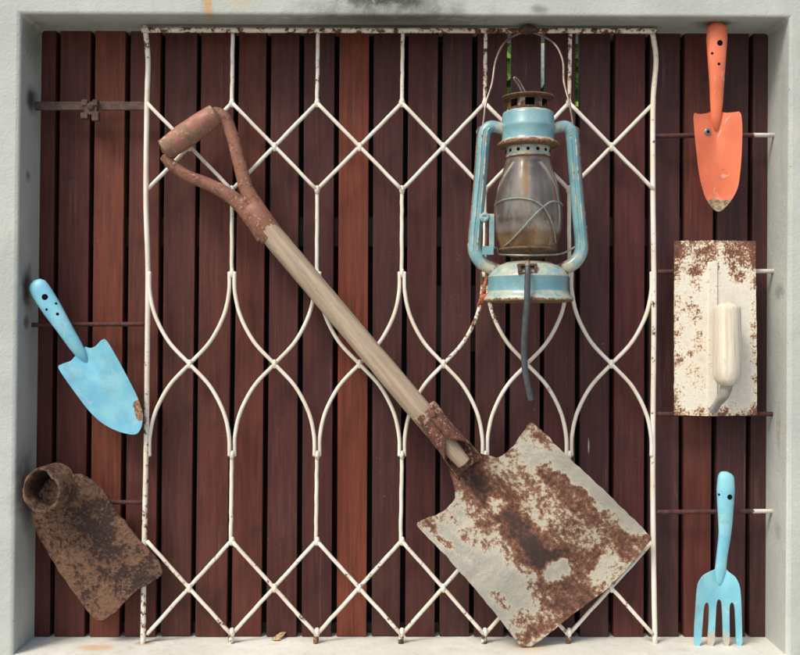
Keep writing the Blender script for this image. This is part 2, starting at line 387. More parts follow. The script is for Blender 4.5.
# ================================================================ the setting
b = MB(); b.box((-40, -40, -1.0), (40, 40, -.9))
gnd = b.build('ground', M_ground); tag(gnd, kind='structure')

TL, TR, BL, BR = P(42, 31, YB), P(768, 34, YB), P(34, 637, YB), P(765, 637, YB)
wall = thing('concrete_wall', WO, 'pale grey painted concrete wall framing the whole slatted opening', 'wall')
def ring_wall():
    b = MB(); X0, X1, Z0, Z1 = -1.3, 1.3, -.9, .95; yb = .09
    inn = [(TL.x, TL.z), (TR.x, TR.z), (BR.x, BR.z - .035), (BL.x, BL.z - .035)]; out = [(X0, Z1), (X1, Z1), (X1, Z0), (X0, Z0)]
    fi = [b.v((x, YF, z)) for x, z in inn]; fo = [b.v((x, YF, z)) for x, z in out]
    bi = [b.v((x, yb, z)) for x, z in inn]; bo = [b.v((x, yb, z)) for x, z in out]
    for i in range(4):
        j = (i+1) % 4
        b.f([fi[i], fi[j], fo[j], fo[i]]); b.f([bi[i], bo[i], bo[j], bi[j]]); b.f([fi[i], bi[i], bi[j], fi[j]]); b.f([fo[i], fo[j], bo[j], bo[i]])
    return b
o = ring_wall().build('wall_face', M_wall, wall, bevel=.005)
b = MB(); b.box((BL.x - .012, -.14, BL.z - .05), (BR.x + .012, .088, BL.z)); b.build('sill', M_sill, wall, bevel=.004)

# ---------------------------------------------------------------- slatted gate
gate = thing('slatted_gate', P(400, 637, YB + .01), 'dark reddish brown gate of upright wooden slats behind the white grille', 'gate')
gt = [58.5, 93.5, 128.5, 163, 199.5, 237, 269, 302, 337, 371.5, 406.5, 440.5, 475, 509.5, 543.5, 578, 613, 647.5, 682.5, 716.5, 751.5]
gb = [52, 87, 122, 158, 193, 229, 264, 299, 334, 369, 402.5, 437, 471.5, 506, 541, 577, 611, 646, 681, 713, 747]
tones = [tuple(c*k for c in q) for q, k in zip(((.085,.030,.026), (.088,.031,.027), (.150,.050,.033), (.100,.036,.029), (.085,.034,.031), (.095,.034,.029), (.105,.036,.028), (.078,.030,.029), (.070,.028,.029),
         (.155,.048,.030), (.066,.028,.029), (.072,.027,.027), (.060,.028,.029), (.062,.028,.030), (.060,.028,.031), (.070,.028,.030), (.062,.028,.031), (.080,.029,.031),
         (.056,.027,.030), (.095,.034,.030), (.056,.028,.031), (.054,.028,.030)), [.97]*12 + [1.08]*10)]
b = MB(); L = [20] + gt + [800]; Lb = [14] + gb + [798]; hw = 2.45
for i in range(len(L)-1):
    yt = YB + random.uniform(-.0015, .0015); th = .018
    jit = lambda: random.uniform(-.35, .35)
    x0t, x1t, x0b, x1b = L[i]+hw+jit(), L[i+1]-hw+jit(), Lb[i]+hw+jit(), Lb[i+1]-hw+jit()
    q = []
    for Y in (yt, yt+th):
        for (x, y) in ((x0b, 642), (x1b, 642), (x1t, 22), (x0t, 22)):
            p = P(x, y, YB); q.append(b.v((p.x, Y, max(p.z, BL.z + .001)), 0, tones[i]))
    for f in ((0,1,2,3), (7,6,5,4), (1,5,6,2), (0,3,7,4), (3,2,6,7), (1,0,4,5)): b.f([q[k] for k in f])
b.build('slat_panel', M_slat, gate, bevel=.001)
def back_box(x0, y0, x1, y1, Ya, Yb, name, m):
    b = MB(); p, q = P(x0, y1, Ya), P(x1, y0, Ya); b.box((p.x, Ya, max(p.z, BL.z + .001)), (q.x, Yb, q.z)); return b.build(name, m, gate, bevel=.002)
back_box(25, 217, 790, 247, .0515, .069, 'rail', M_rail)
back_box(25, 622, 790, 645, .0515, .069, 'rail', M_rail)
back_box(25, 12, 640, 37, .0515, .069, 'rail', M_rail)
back_box(641, 12, 790, 50, .0515, .069, 'rail', M_rail)
back_box(428, 285, 482, 352, .0515, .069, 'cleat', M_rail)
b = MB()
for (x0, y0, x1, y1) in ((15, 10, 494, 655), (590, 10, 800, 655), (494, 112, 590, 655)):
    p, q = P(x0, y1, .075), P(x1, y0, .075); b.box((p.x, .0725, max(p.z, BL.z + .001)), (q.x, .083, min(q.z, TL.z + .02)))
b.build('added_dark_backing', M_back, gate)  # added behind the slats to block daylight and darken the gaps

# ---------------------------------------------------------------- shrub behind
sh = thing('leafy_shrub', (.39, 1.3, -.9), 'green leafy shrub glimpsed through the slat gaps behind the lantern top', 'shrub')
b = MB(); b.tube(smooth_path([(.39, 1.3, -.9), (.36, 1.31, -.3), (.40, 1.28, .2), (.42, 1.3, .9)]), [.02, .006])
for k in range(12):
    z = .1 + k*.07; a = k*2.2; b.tube([(.40, 1.28, z), (.40 + .2*math.cos(a), 1.28 + .2*math.sin(a), z+.12)], [.005, .002], n=6)
b.build('stem', M_stem, sh)
b = MB()
def leaf(b, c, d, L, W, nrm, mi=0):
    d = d.normalized(); s = d.cross(nrm).normalized(); n = s.cross(d)
    pts = [c]; rows = []
    for t_, w_ in ((0, .02), (.25, .8), (.5, 1), (.75, .7), (1, .02)):
        m = c + d*L*t_ - n*L*.25*t_*t_
        rows.append([b.v(m - s*W*w_ + n*W*.3*w_), b.v(m), b.v(m + s*W*w_ + n*W*.3*w_)])
    for i in range(4):
        for k in range(2): b.f([rows[i][k], rows[i][k+1], rows[i+1][k+1], rows[i+1][k]], mi)
for k in range(3000):
    a = random.uniform(0, 6.28); r = .42*math.sqrt(random.random())
    c = Vector((.40 + r*math.cos(a), 1.35 + r*.8*math.sin(a), random.uniform(.15, 1.05)))
    leaf(b, c, Vector((random.uniform(-1, 1), random.uniform(-1, .2), random.uniform(-1, .4))), random.uniform(.05, .10), random.uniform(.012, .026), Vector((random.uniform(-.6, .6), random.uniform(-1, -.2), 1)))
leaf(b, P(545, 42, .8), Vector((-.05, 0, -1)), .10, .018, Vector((0, -1, .3)), 1)
b.build('foliage', [M_leaf, M_pale], sh, sharp=0)

# ================================================================ white iron grille
gr = thing('iron_grille', P(400, 643, 0), 'white painted wrought iron grille with diamonds and ogee curves, chipped and rusting', 'grille')
C = [147, 232, 317, 402, 485, 569, 654]
rr = 1.98 * PX
def drip(p): return Vector((random.uniform(-1, 1), 0, random.uniform(-1, 1))) * .0003
def gtube(name, px, rad=rr, Y=0.0, sm=True, n=10, rust=.35, ratio=1.0):
    pts = [P(x, y, Y) for x, y in px]
    if sm and len(pts) > 2: pts = smooth_path(pts, 8)
    else:
        k = 12; pts = [pts[0].lerp(pts[-1], i/k) for i in range(k+1)]
        pts = [p + (drip(p) if 0 < i < k else Vector()) for i, p in enumerate(pts)]
    b = MB(); b.tube(pts, rad, n=n, wob=.07, rust=rust, ratio=ratio)
    return b.build(name, M_grille, gr, sharp=0)
gtube('side_bar', [(145, 26), (148, 60), (147, 105), (146, 200), (148, 272), (147, 380), (146, 460), (144, 560), (143, 645)], 2.6*PX, rust=[.5, .35, .25, .25, .35, .42, .45, .5])
gtube('side_bar', [(652, 31), (656, 60), (653, 105), (653, 200), (654, 300), (653, 420), (653, 520), (655, 645)], 2.6*PX, rust=[.5, .42, .32, .32, .38, .42, .3, .35])
b = MB(); p, q = P(142, 33.5, -.006), P(657, 27, -.006)
kk = 40
for i in range(kk):
    pass
b.tube([p.lerp(Vector((q.x, p.y, p.z)), i/kk) + Vector((0, 0, .005 - .0015*i/kk)) for i in range(kk+1)], 2.7*PX, n=8, wob=.12, rust=[.52, .5, .44, .52, .46, .52, .62, .52, .52])
b.build('top_bar', M_grille, gr, sharp=0)
for x in C[1:-1]:
    tilt = random.uniform(-.5, .5)
    gtube('upright_rod', [(x+1+tilt, 32), (x+tilt*.3, 105)], rust=.4 if x < 450 else .5)
    gtube('upright_rod', [(x, 188), (x+tilt, 276)], rust=.28)
    gtube('upright_rod', [(x, 452), (x-1+tilt, 542)], rust=.3)
for i in range(6):
    a, c = C[i], C[i+1]
    for (p0, p1, Yo) in (((a, 103), (c, 190), -.002), ((c, 103), (a, 190), .002)):
        gtube('diagonal_rod', [p0, p1], Y=Yo, rust=.27)
    def ogee(x0, x1):
        return [(lerp(x0, x1, u), 272 + (456-272)*v) for u, v in ((.03, 0), (.035, .11), (.10, .24), (.26, .38), (.5, .5), (.74, .62), (.90, .76), (.965, .89), (.97, 1))]
    gtube('ogee_rod', ogee(a, c), Y=-.002, rust=.22 if i != 4 else [.5, .42, .3, .2]); gtube('ogee_rod', ogee(c, a), Y=.002, rust=.22 if i != 3 else [.58, .5, .35, .2])
    for (p0, p1, Yo) in (((a, 541), (c-1, 634), -.002), ((c-1, 541), (a, 634), .002)):
        gtube('diagonal_rod', [p0, p1], Y=Yo, rust=[random.uniform(.28, .42), .38, .36, random.uniform(.38, .46)])
for x in C[1:-1]: gtube('foot_stub', [(x-1, 631), (x-1, 645)], 2.8*PX, rust=.62)
# welds where rods meet belong to one part
def weld(x, y, r, Y):
    b = MB(); b.tube([P(x, y-4, Y), P(x, y, Y), P(x, y+4, Y)], [r*.65*PX, r*PX, r*.65*PX], n=8, wob=.3, rust=.35); b.build('weld_bead', M_grille, gr, sharp=0)
for x in C[1:-1]:
    for y in (103, 190, 273, 455, 541, 632): weld(x, y, 3.0, -.001)
for i in range(6):
    for y in (147, 364, 588): weld((C[i]+C[i+1])/2, y, 2.7, -.002)
def tie(x0, y0, x1, y1, rad, rust):
    k = 10; pts = [P(x0, y0, .004).lerp(P(x1, y1, .004), i/k) + (drip(0)*.6 if 0 < i < k else Vector()) for i in range(k+1)]
    b = MB(); b.tube(pts, rad*PX, n=8, wob=.15, rust=rust); return b.build('tie_rod', M_tie, gr, sharp=0)
tie(29, 325, 147, 324, 2.2, 1.0); tie(30, 502, 147, 502, 2.3, 1.0)
for y in (136, 272, 414, 512): tie(652, y, 777, y - (1 if y != 414 else 0), 2.3, [1, 1, 1, 1, 1, .95, .9, .05, 0] if y != 414 else [1, 1, 1, 1, 1, 1, .9, .5])
b = MB(); p = P(36, 110.5, .002); q = P(147, 102, .002); b.box((p.x, -.001, p.z), (q.x, .004, q.z), rust=.9)
lb = b.build('latch_bar', rusty_paint('grey_rusty_flat_iron', (.35, .31, .27), None, rust=(.12, .07, .055), rust2=(.06, .04, .035), scale=60, k=.7), gr, bevel=.0012)
b = MB()
for (x0, y0, x1, y1) in ((82, 100, 88, 106), (93, 100, 98, 106), (81, 113, 88, 119), (92, 112, 99, 121)):
    p, q = P(x0, y1, -.006), P(x1, y0, -.006); b.box((p.x, -.009, p.z), (q.x, .001, q.z), rust=.8)
p, q = P(84, 115, -.006), P(97, 103, -.006); b.box((p.x, -.0075, p.z), (q.x, .0005, q.z), rust=.7)
c = P(91, 107, -.006); b.lathe(Vector((c.x, -.0075, c.z)), [(.0001, .0045, .9), (.0035, .004, .8), (.0055, .0015, .7), (.0058, 0, .8)], 16, 'Y')
b.build('nut', rusty_paint('grey_rusty_nut', (.30, .26, .22), None, rust=(.12, .07, .05), rust2=(.05, .035, .03), scale=90, k=.7), lb, bevel=.001)

# ================================================================ shovel
sv = thing('shovel', P(524, 644, -.012), 'old long shovel with wooden shaft, D grip and big rusty white blade, leaning diagonally', 'shovel')
YS = -.040
ax = Vector((.69, .724)); ox, oy = 455, 452                       # blade axis in the picture plane
def uv(x, y): d = Vector((x-ox, y-oy)); return d.dot(ax), d.dot(Vector((ax.y, -ax.x)))
def bl_depth(x, y):
    u, v = uv(x, y); f = 1 - sstep(30, 150, u)
    d = .003 + .029*math.exp(-(v/17)**2)*(f*.90 + .10) - .018*(min(abs(v), 85)/80)**2*(1 - .55*sstep(60, 200, u))
    d += .022*sstep(110, 195, u) - .006*(1-sstep(0, 60, u))*(1-math.exp(-(v/22)**2)) + .0016*noise.noise(Vector((x*.03, y*.03, 2))) + .0007*noise.noise(Vector((x*.09, y*.09, 6)))
    return d
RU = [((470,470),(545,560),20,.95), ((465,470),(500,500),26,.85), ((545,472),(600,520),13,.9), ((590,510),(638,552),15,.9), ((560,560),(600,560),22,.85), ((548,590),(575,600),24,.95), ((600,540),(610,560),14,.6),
      ((470,480),(482,520),16,.75), ((500,465),(560,530),26,.62), ((520,620),(560,625),14,.62), ((430,524),(450,545),5,.75), ((498,598),(505,603),9,.8), ((527,430),(540,440),10,.6), ((610,515),(625,525),10,.55), ((432,528),(452,548),4,1.25), ((455,556),(470,562),4,1.0), ((492,592),(508,604),6,1.1), ((558,470),(600,512),4,.8), ((640,538),(652,540),6,.9), ((520,636),(560,622),5,.8), ((470,540),(510,560),12,.5), ((560,530),(590,540),22,.65)]
WH = [((495,505),(499,508),8,1.0), ((552,572),(562,566),9,1.0), ((560,460),(640,530),7,.5), ((440,540),(500,610),16,.55), ((540,455),(550,470),6,.3), ((598,572),(612,560),9,.5), ((480,560),(530,600),14,.45)]
def bl_rust_shade(x, y):
    x += 7*noise.noise(Vector((x*.06, y*.06, 11))) + 3*noise.noise(Vector((x*.2, y*.2, 1))); y += 7*noise.noise(Vector((x*.06, y*.06, 21))) + 3*noise.noise(Vector((x*.2, y*.2, 8)))
    r = .42 + .12*noise.noise(Vector((x*.05, y*.05, 4)))
    for a, c, rad, am in RU: r = max(r, am * (1 - sstep(rad*.55, rad*1.45, capd((x, y), a, c))))
    for a, c, rad, am in WH: r -= am * (1 - sstep(rad*.4, rad*1.5, capd((x, y), a, c)))
    r += .45*(1 - sstep(3, 13, capd((x, y), (478, 482), (545, 560)))) + .3*(1 - sstep(2, 9, capd((x, y), (540, 560), (566, 552))))  # extra dark over the valley's rust paints the shade of its dish
    return r
outl = [(448,460), (466,446), (485,455), (499.5,458.6), (512,448), (524,432), (529,423), (533,423), (538,427), (564,453), (606,492), (651,536), (651,541), (612,585), (568,618), (534,646), (521,646), (514,637.6), (484,599), (448.6,558.6), (417,526), (417,522), (420.5,521), (441.6,513), (455,501), (455.6,490), (450,473)]
b = MB(); b.sheet(outl, YS, bl_depth, .0026, 3.0, bl_rust_shade, wob=.9)
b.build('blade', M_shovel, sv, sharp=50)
# socket: full round at the shaft, opening towards the blade
b = MB(); a0, a1 = P(424, 410, YS-.001), P(471, 469, YS + .007); N = 26; d = (a1-a0).normalized(); bk = Vector((0, 1, 0)); bk = (bk - d*bk.dot(d)).normalized(); sd_ = d.cross(bk)
rings = []
for i in range(N+1):
    u = i/N; half = lerp(math.pi*.995, 1.45, sstep(.40, .82, u)); r = lerp(12.9, 15.5, sstep(.3, 1, u))*PX
    c = a0.lerp(a1, u); rings.append([b.v(c + (bk*math.cos(t_)*(1 - .25*u) + sd_*math.sin(t_))*r*(1 + .05*noise.noise(c*60 + Vector((0, 0, t_)))), .74 - .2*(1-sstep(0, .3, u))) for t_ in [lerp(-half, half, k/22) for k in range(23)]])
for i in range(N):
    for k in range(22): b.f([rings[i][k], rings[i][k+1], rings[i+1][k+1], rings[i+1][k]])
b.build('socket', rusty_paint('rusted_socket', (.46, .36, .27), (.38, .27, .2), rust=(.20, .08, .05), rust2=(.09, .04, .03), scale=70, k=.8, edge=.06, bump=.5, chip=(.45, .36, .27)), sv, sharp=0, solid=.0022); sock = sv.children[-1]
b = MB(); b.tube([P(lerp(266, 464, i/30), lerp(228, 463, i/30), lerp(-.027, YS+.005, i/30)) for i in range(31)], [11.2*PX]*9 + [11.4*PX, 11.5*PX, 11.3*PX, 11*PX, 9*PX, 7*PX], n=20, wob=.03, rust=[.15]+[0]*8+[.1, .25])
b.build('shaft', M_shaft, sv, sharp=60)
c = P(432, 414, YS - .0185); b = MB(); b.lathe(c, [(.0001, .003, .9), (.004, .0025, .9), (.006, 0, .8), (.006, -.004, .8)], 16, 'Y'); b.build('rivet', M_yoke, sock)
b = MB()
def arm(px, rad, ratio=.8):
    b.tube(smooth_path([P(x, y, Y) for x, y, Y in px], 8), [r*PX for r in rad], n=14, ratio=ratio, wob=.05, rust=.5)
arm([(213, 112, -.028), (224, 117, -.028), (232, 135, -.027), (240, 165, -.027), (247, 190, -.026), (259, 212, -.026), (272, 233, -.026)], [5.5, 6, 6.3, 6.6, 7.4, 9, 10.5])
arm([(164, 156, -.028), (172, 165, -.028), (188, 176, -.027), (212, 186, -.027), (234, 199, -.026), (252, 217, -.026), (266, 236, -.026)], [5, 5.4, 5.8, 6.4, 7.4, 9.4, 10.5])
b.tube([P(lerp(250, 272, i/6), lerp(207, 237, i/6), -.026) for i in range(7)], [10*PX, 13*PX, 12.8*PX, 12.4*PX], n=16, wob=.04, rust=.5, ratio=.95)
b.build('yoke', M_yoke, sv, sharp=60)
b = MB(); b.tube([P(lerp(165, 216, i/14), lerp(150, 114, i/14), -.028) for i in range(15)], [10.5*PX, 11.8*PX, 12*PX, 11.6*PX, 10.4*PX], n=20, wob=.04, rust=[.85, .55, .48, .56, .46, .52, .40, .62])
b.build('grip', M_grip, sv, sharp=50)

# ================================================================ lantern
YL = -.082; SL = s_at(YL); cx = 528
ln = thing('hurricane_lantern', P(cx, 303, YL), 'light blue hurricane lantern with glass globe hanging by its wire handle', 'lantern')
ctr = P(cx, 327.5, YL)
def LP(x, y, Y=YL): return P(x, y, Y)
def prof(pts): return [(r*SL, (327.5-y)*SL, ru) for r, y, ru in pts]
b = MB(); b.lathe(ctr, prof([(.1, 302, .8), (38, 302.5, .8), (44.5, 301.5, .8), (45.3, 299.5, .62), (44, 297, .45), (41.5, 294.5, .45), (40.3, 292, .5), (40, 290, .25), (40, 278, .2), (40.4, 276.8, .55), (39.6, 275.5, .45), (36, 270.5, .45), (30, 266, .5), (22, 262.5, .55), (13, 261, .6), (.1, 260.7, .7)]), 64)
b.build('fuel_tank', M_lblue, ln, sharp=50)
b = MB(); b.lathe(ctr, prof([(13, 262, .8), (15, 259, .7), (20, 256, .7), (28, 252.5, .75), (29.5, 250, .8), (28.5, 248, .8), (24, 248, .8), (12, 247, .8), (10, 240, .7), (7.5, 231, .7), (5, 229, .7), (.1, 229, .7)]), 48)
b.tube([LP(cx, 231), LP(cx, 221)], [3*SL, 2.4*SL], n=10)
b.build('burner', M_lrust, ln, sharp=50)
# globe: outer and inner wall
gp = [(21.5, 157.5), (22.5, 162), (25.5, 172), (29, 184), (32, 198), (33.6, 210), (33.8, 221), (32.5, 232), (30, 241), (27.5, 247.5), (26.5, 249.5)]
gpp = smooth_path([Vector((r, y, 0)) for r, y in gp], 5)
pf = [(p.x, p.y, max(0, min(1, .95*sstep(222, 249, p.y) + .3*(1-sstep(157, 166, p.y))))) for p in gpp]
b = MB(); b.lathe(ctr, prof(pf + [(r-1.2, y, ru) for r, y, ru in pf[::-1]] + [pf[0]]), 64)
for q in b.bm.verts:      # a reflection painted into the film as brown streaks down the front
    x = (q.co.x-ctr.x)/SL; y = 327.5 - q.co.z/SL
    if q.co.y < YL: q[b.rl] = min(1, q[b.rl] + .55*math.exp(-((x+6)/3.5)**2)*(1-sstep(185, 240, y)) + .3*math.exp(-((x-3)/3)**2)*sstep(205, 235, y))
b.build('glass_globe', M_glass, ln, sharp=0)
b = MB(); b.lathe(ctr, prof([(18, 146, .6), (21.5, 147, .5), (22, 150, .5), (22, 156, .45), (22.8, 158.5, .85), (20.5, 158.8, .9), (20, 150, .8)]), 48)
collar = b.build('globe_collar', M_lblue, ln, sharp=50)
b = MB(); b.lathe(ctr, prof([(20, 148, .9), (27, 147.5, .85), (30.8, 146.5, .85), (31.2, 145, .8), (29.5, 143.2, .7), (27, 142, .55), (26, 140, .35), (26.2, 131, .2), (27, 128.8, .3), (27.2, 127.2, .3), (26.2, 125.2, .25), (25.8, 116, .25), (25, 113.5, .45), (22.5, 112, .75), (19.8, 111.6, .8), (18.8, 112.5, .8)]), 56)
b.build('hood', M_lblue, ln, sharp=50)
b = MB()
b.lathe(ctr, prof([(25.5, 99.5, .7), (26.8, 98.6, .7), (26, 97.4, .6), (20, 96.4, .7), (8, 95.8, .7), (.1, 95.7, .7)]), 48)
b.lathe(ctr, prof([(25.5, 99.5, .7), (18, 100.2, .7), (.1, 100, .8)]), 48)
b.lathe(ctr, prof([(19.8, 112.2, .7), (20, 109, .6), (18.8, 108.8, .7), (18.6, 112.2, .7)]), 48)
b.lathe(ctr, prof([(20, 101.5, .7), (20.2, 99.8, .7), (19, 99.8, .7), (18.8, 101.5, .7)]), 48)
for k in range(7):
    a = -math.pi/2 + .42 + k*2*math.pi/7; b.lathe(ctr, prof([(20, 110, .5), (19.8, 100, .5)]), 4, 'Z', a-.21, a+.21); b.lathe(ctr, prof([(18.8, 100, .5), (19, 110, .5)]), 4, 'Z', a-.21, a+.21)
b.build('vent_cap', M_lrust, ln, sharp=50)
b = MB(); b.lathe(ctr, prof([(12, 112, .7), (12, 100, .7)]), 24); b.build('chimney_core', M_dark, ln)
for k in range(14):
    b = MB(); a = k*2*math.pi/14 + .1; c = ctr + Vector((22.1*SL*math.cos(a), 22.1*SL*math.sin(a), (327.5-152.3)*SL)); q = Vector((math.cos(a), math.sin(a), 0))
    b.tube([c - q*.001, c + q*.0004], 1.7*SL, n=10, up=Vector((0, 0, 1))); b.build('vent_hole', M_dark, collar)
for sgn in (-1, 1):
    b = MB(); pts = [(cx + sgn*25, 129), (cx + sgn*36, 126.5), (cx + sgn*42.5, 131), (cx + sgn*44.5, 141), (cx + sgn*46.5, 170), (cx + sgn*50, 210), (cx + sgn*52.8, 240), (cx + sgn*52.5, 253), (cx + sgn*46, 263), (cx + sgn*36, 268.5), (cx + sgn*28, 271)]
    path = smooth_path([LP(x, y) for x, y in pts], 8)
    b.tube(path, [5.6*SL, 6*SL, 6.4*SL, 6.4*SL, 6.3*SL, 6.3*SL, 6.5*SL, 6.8*SL, 6.8*SL, 6.6*SL, 6*SL], n=20, ratio=.9, rust=[.5, .4, .33, .28, .34, .26, .33, .36, .45, .58, .62])
    for off in (-1, 1):       # the pressed seam down the front of the tube
        b.tube([p + Vector((off*2.3*SL, -5.4*SL, 0)) for p in path[14:-26]], .9*SL, n=6, rust=[random.choice((.2, .28, .38, .5, .62)) for _ in range(16)])
    b.tube([p + Vector((sgn*6.4*SL, 0, 0)) for p in path[12:-16]], 1.0*SL, n=6, rust=.75)
    st = b.build('side_tube', M_lblue, ln, sharp=50)
    b = MB(); c = LP(cx + sgn*46, 132, YL)
    ringp = [c + Vector((math.cos(k*math.pi/9), 0, math.sin(k*math.pi/9)))*4.2*SL for k in range(19)]
    b.tube(ringp, 1.7*SL, n=8, rust=.5); b.build('handle_ear', M_lrust, st)
b = MB()
bail = [(482, 134, -.084), (484, 118, -.083), (486, 103, -.08), (492, 84, -.068), (495.5, 62, -.05), (503, 45, -.03), (514, 36, -.016), (528, 32, -.0135), (543, 36.5, -.016), (556, 46, -.03), (563, 62, -.05), (564, 82, -.068), (569, 102, -.08), (572, 118, -.083), (574, 133, -.084)]
b.tube(smooth_path([P(*p) for p in bail], 6), 1.25*SL, n=8, wob=.1); b.build('bail_handle', M_wire, ln)
b = MB(); b.tube(smooth_path([LP(524, 97), LP(519, 86), LP(514, 79), LP(516, 78), LP(521, 84), LP(527, 96)], 6), .9*SL, n=6); b.build('lift_loop', M_wire, ln)
# guard wires round the globe: points given as (angle from the front, height)
def gr_(x, y, rr_=None):
    r = None
    for (r0, y0), (r1, y1) in zip(gp[:-1], gp[1:]):
        if y0 <= y <= y1: r = lerp(r0, r1, (y-y0)/(y1-y0))
    r = (r or 28) + 1.3; dx = max(-r*.999, min(r*.999, x - cx)); return ctr + Vector((dx*SL, -math.sqrt(max(0, r*r-dx*dx))*SL, (327.5-y)*SL))
b = MB()
for px in ([(494, 206), (500, 203), (512, 202), (526, 204), (537, 210), (544, 219), (549, 230), (553, 244)], [(562, 206), (556, 205), (548, 205), (541, 209), (531, 218), (520, 230), (508, 243), (503, 247)]):
    b.tube(smooth_path([gr_(x, y) for x, y in px], 6), .95*SL, n=6)
b.tube(smooth_path([LP(490, 247), LP(497, 248), LP(499, 254), LP(510, 255, YL-.03), LP(528, 255.5, YL-.042), LP(546, 255, YL-.032), LP(560, 254, YL-.012), LP(570, 250), LP(576, 246)], 6), .95*SL, n=6)
b.build('guard_wire', M_gwire, ln)
b = MB(); b.tube(smooth_path([LP(482, 216, YL-.008), LP(485, 214, YL-.011), LP(488, 217, YL-.011), LP(484, 221, YL-.011), LP(481, 218, YL-.011)], 5), 1.9*SL, n=8, rust=.4)
p, q = LP(489, 249, YL-.008), LP(494, 216, YL-.008); b.box((p.x, YL-.011, p.z), (q.x, YL-.007, q.z), rust=.4)
p, q = LP(482, 255, YL-.008), LP(493, 246.5, YL-.008); b.box((p.x, YL-.016, p.z), (q.x, YL-.004, q.z), rust=.3)
p, q = LP(480, 220, YL-.008), LP(494, 214, YL-.008); b.box((p.x, YL-.0105, p.z), (q.x, YL-.0075, q.z), rust=.5)
b.tube([LP(485.5, 247, YL-.008), LP(486, 220, YL-.008)], 1*SL, n=6, rust=.9)
b.build('lift_lever', M_lblue, ln, bevel=.0008)
b = MB(); yf = YL - .052
for (x0, y0, x1, y1) in ((518, 263.5, 537, 266), (518, 272, 537, 274.5), (518, 266, 521, 272), (534, 266, 537, 272)):
    p, q = P(x0, y1, yf), P(x1, y0, yf); b.box((p.x, yf-.004, p.z), (q.x, yf+.02, q.z), rust=.7)
b.tube(smooth_path([P(527.5, 262, yf), P(527.5, 265, yf-.006), P(527.5, 270, yf-.009)], 4), 2.6*SL, n=8, rust=.4)
fb = b.build('filler_bracket', M_lrust, ln, bevel=.0006)
b = MB(); yh = YL - .07
b.tube(smooth_path([P(527.5, 266, yh+.004), P(527.6, 275, yh), P(527, 300, yh), P(525, 325, yh+.004), P(524, 350, yh+.008), P(525.5, 373, yh+.012), P(531, 400, yh+.014)], 8), [2.5*SL, 3*SL, 3*SL, 3*SL, 3*SL], n=12, cap=True)
b.build('hose', M_hose, fb, label='dark grey rubber hose hanging from the front of the tank')
b = MB(); b.tube(smooth_path([LP(485, 262, YL+.005), LP(487, 276, YL+.005), LP(484, 288, YL+.005), LP(481, 300, YL+.01), LP(478, 306, YL+.02)], 6), [1.6*SL, 2.2*SL, 1.6*SL, 1.2*SL], n=8, wob=.3)
b.tube([LP(480 + 12*i/8, 300.5 - 5*i/8 + math.sin(i*1.9), YL-.004) for i in range(9)], [2*SL, 4.2*SL, 3.4*SL, 4.4*SL, 3.8*SL, 3*SL, 1.5*SL], n=12, wob=.55)
b.build('rusted_tie_wire', M_rustlump, ln)
b = MB(); b.tube(smooth_path([P(520, 31, -.012), P(526, 29.5, -.016), P(532, 29.5, -.016), P(537, 31.5, -.012)], 5), [3*PX, 4.2*PX, 4*PX, 3*PX], n=10, wob=.4); b.build('hook', plain('dark_rust_hook', (.07, .035, .025), .9), gr)

# ================================================================ hand tools
from mathutils.bvhtree import BVHTree
def sunk(host, spots, name='hole', m=None, proud=.0005):
    o0 = parent_world(host); me = host.data
    bv = BVHTree.FromPolygons([v.co + o0 for v in me.vertices], [tuple(p.vertices) for p in me.polygons])
    for (x, y, r) in spots:
        o = Vector((0, -CAM_D, 0)); d = (P(x, y, 0) - o).normalized(); h, nrm, _, _ = bv.ray_cast(o, d)
        if h is None: continue
        if nrm.dot(d) > 0: nrm = -nrm
        M = Matrix.Translation(h) @ nrm.to_track_quat('Z', 'Y').to_matrix().to_4x4()
        b = MB(); b.lathe(Vector((0, 0, 0)), [(.00005, proud, 0), (r*PX*.8, proud, 0), (r*PX, proud*.2, 0), (r*PX, -.003, 0)], 20)
        for q in b.bm.verts: q.co = M @ q.co
        b.build(name, m or M_dark, host)
# orange trowel
ot = thing('garden_trowel', P(718, 213, -.02), 'orange garden trowel hanging point down at the top right', 'trowel')
YO = -.02
o1 = [(693,112), (699,114.5), (709,113), (716,108), (723,113), (733,112.5), (741,111), (742.5,126), (742,148), (741,165), (738.5,188), (730,203), (718.5,214), (706.5,202), (699.5,178), (695.5,142)]
def o_dep(x, y):
    v = (x-718)/24; d = -.007*v*v + .008*math.exp(-((x-717)/7)**2)*(1-sstep(105, 165, y)) + .010*sstep(100, 215, y) - .003
    return d
b = MB(); b.sheet(o1, YO, o_dep, .0016, 2.5, lambda x, y: .95*sstep(193 + 5*noise.noise(Vector((x*.2, 0, 0))), 203, y + 3*noise.noise(Vector((x*.3, y*.3, 1)))), chaikin=2)
obl = b.build('blade', M_orange, ot, sharp=60)
b = MB(); b.tube([P(x, y, Y) for x, y, Y in [(717, 24, YO-.004), (717, 28, YO-.005), (716.8, 40, YO-.006), (716.8, 60, YO-.006), (716.8, 85, YO-.004), (716.5, 105, YO-.001), (716, 116, YO+.001), (716, 130, YO+.003)]], [6.5*PX, 9.5*PX, 10.4*PX, 8.9*PX, 7.2*PX, 6.2*PX, 5.2*PX, 2.5*PX], n=22, ratio=.6, rust=[.5, .1, 0, 0, 0, 0])
hd_ = b.build('handle', M_orange, ot, sharp=60)
sunk(hd_, [(720, 43, 2.8), (712.2, 53.5, 1.3), (719, 64, 1.4)])
sunk(obl, [(707.6, 132, 3.8)], 'rivet', M_steel, .0012); sunk(obl, [(707.6, 132, 1.7)], 'hole', M_dark, .0018)
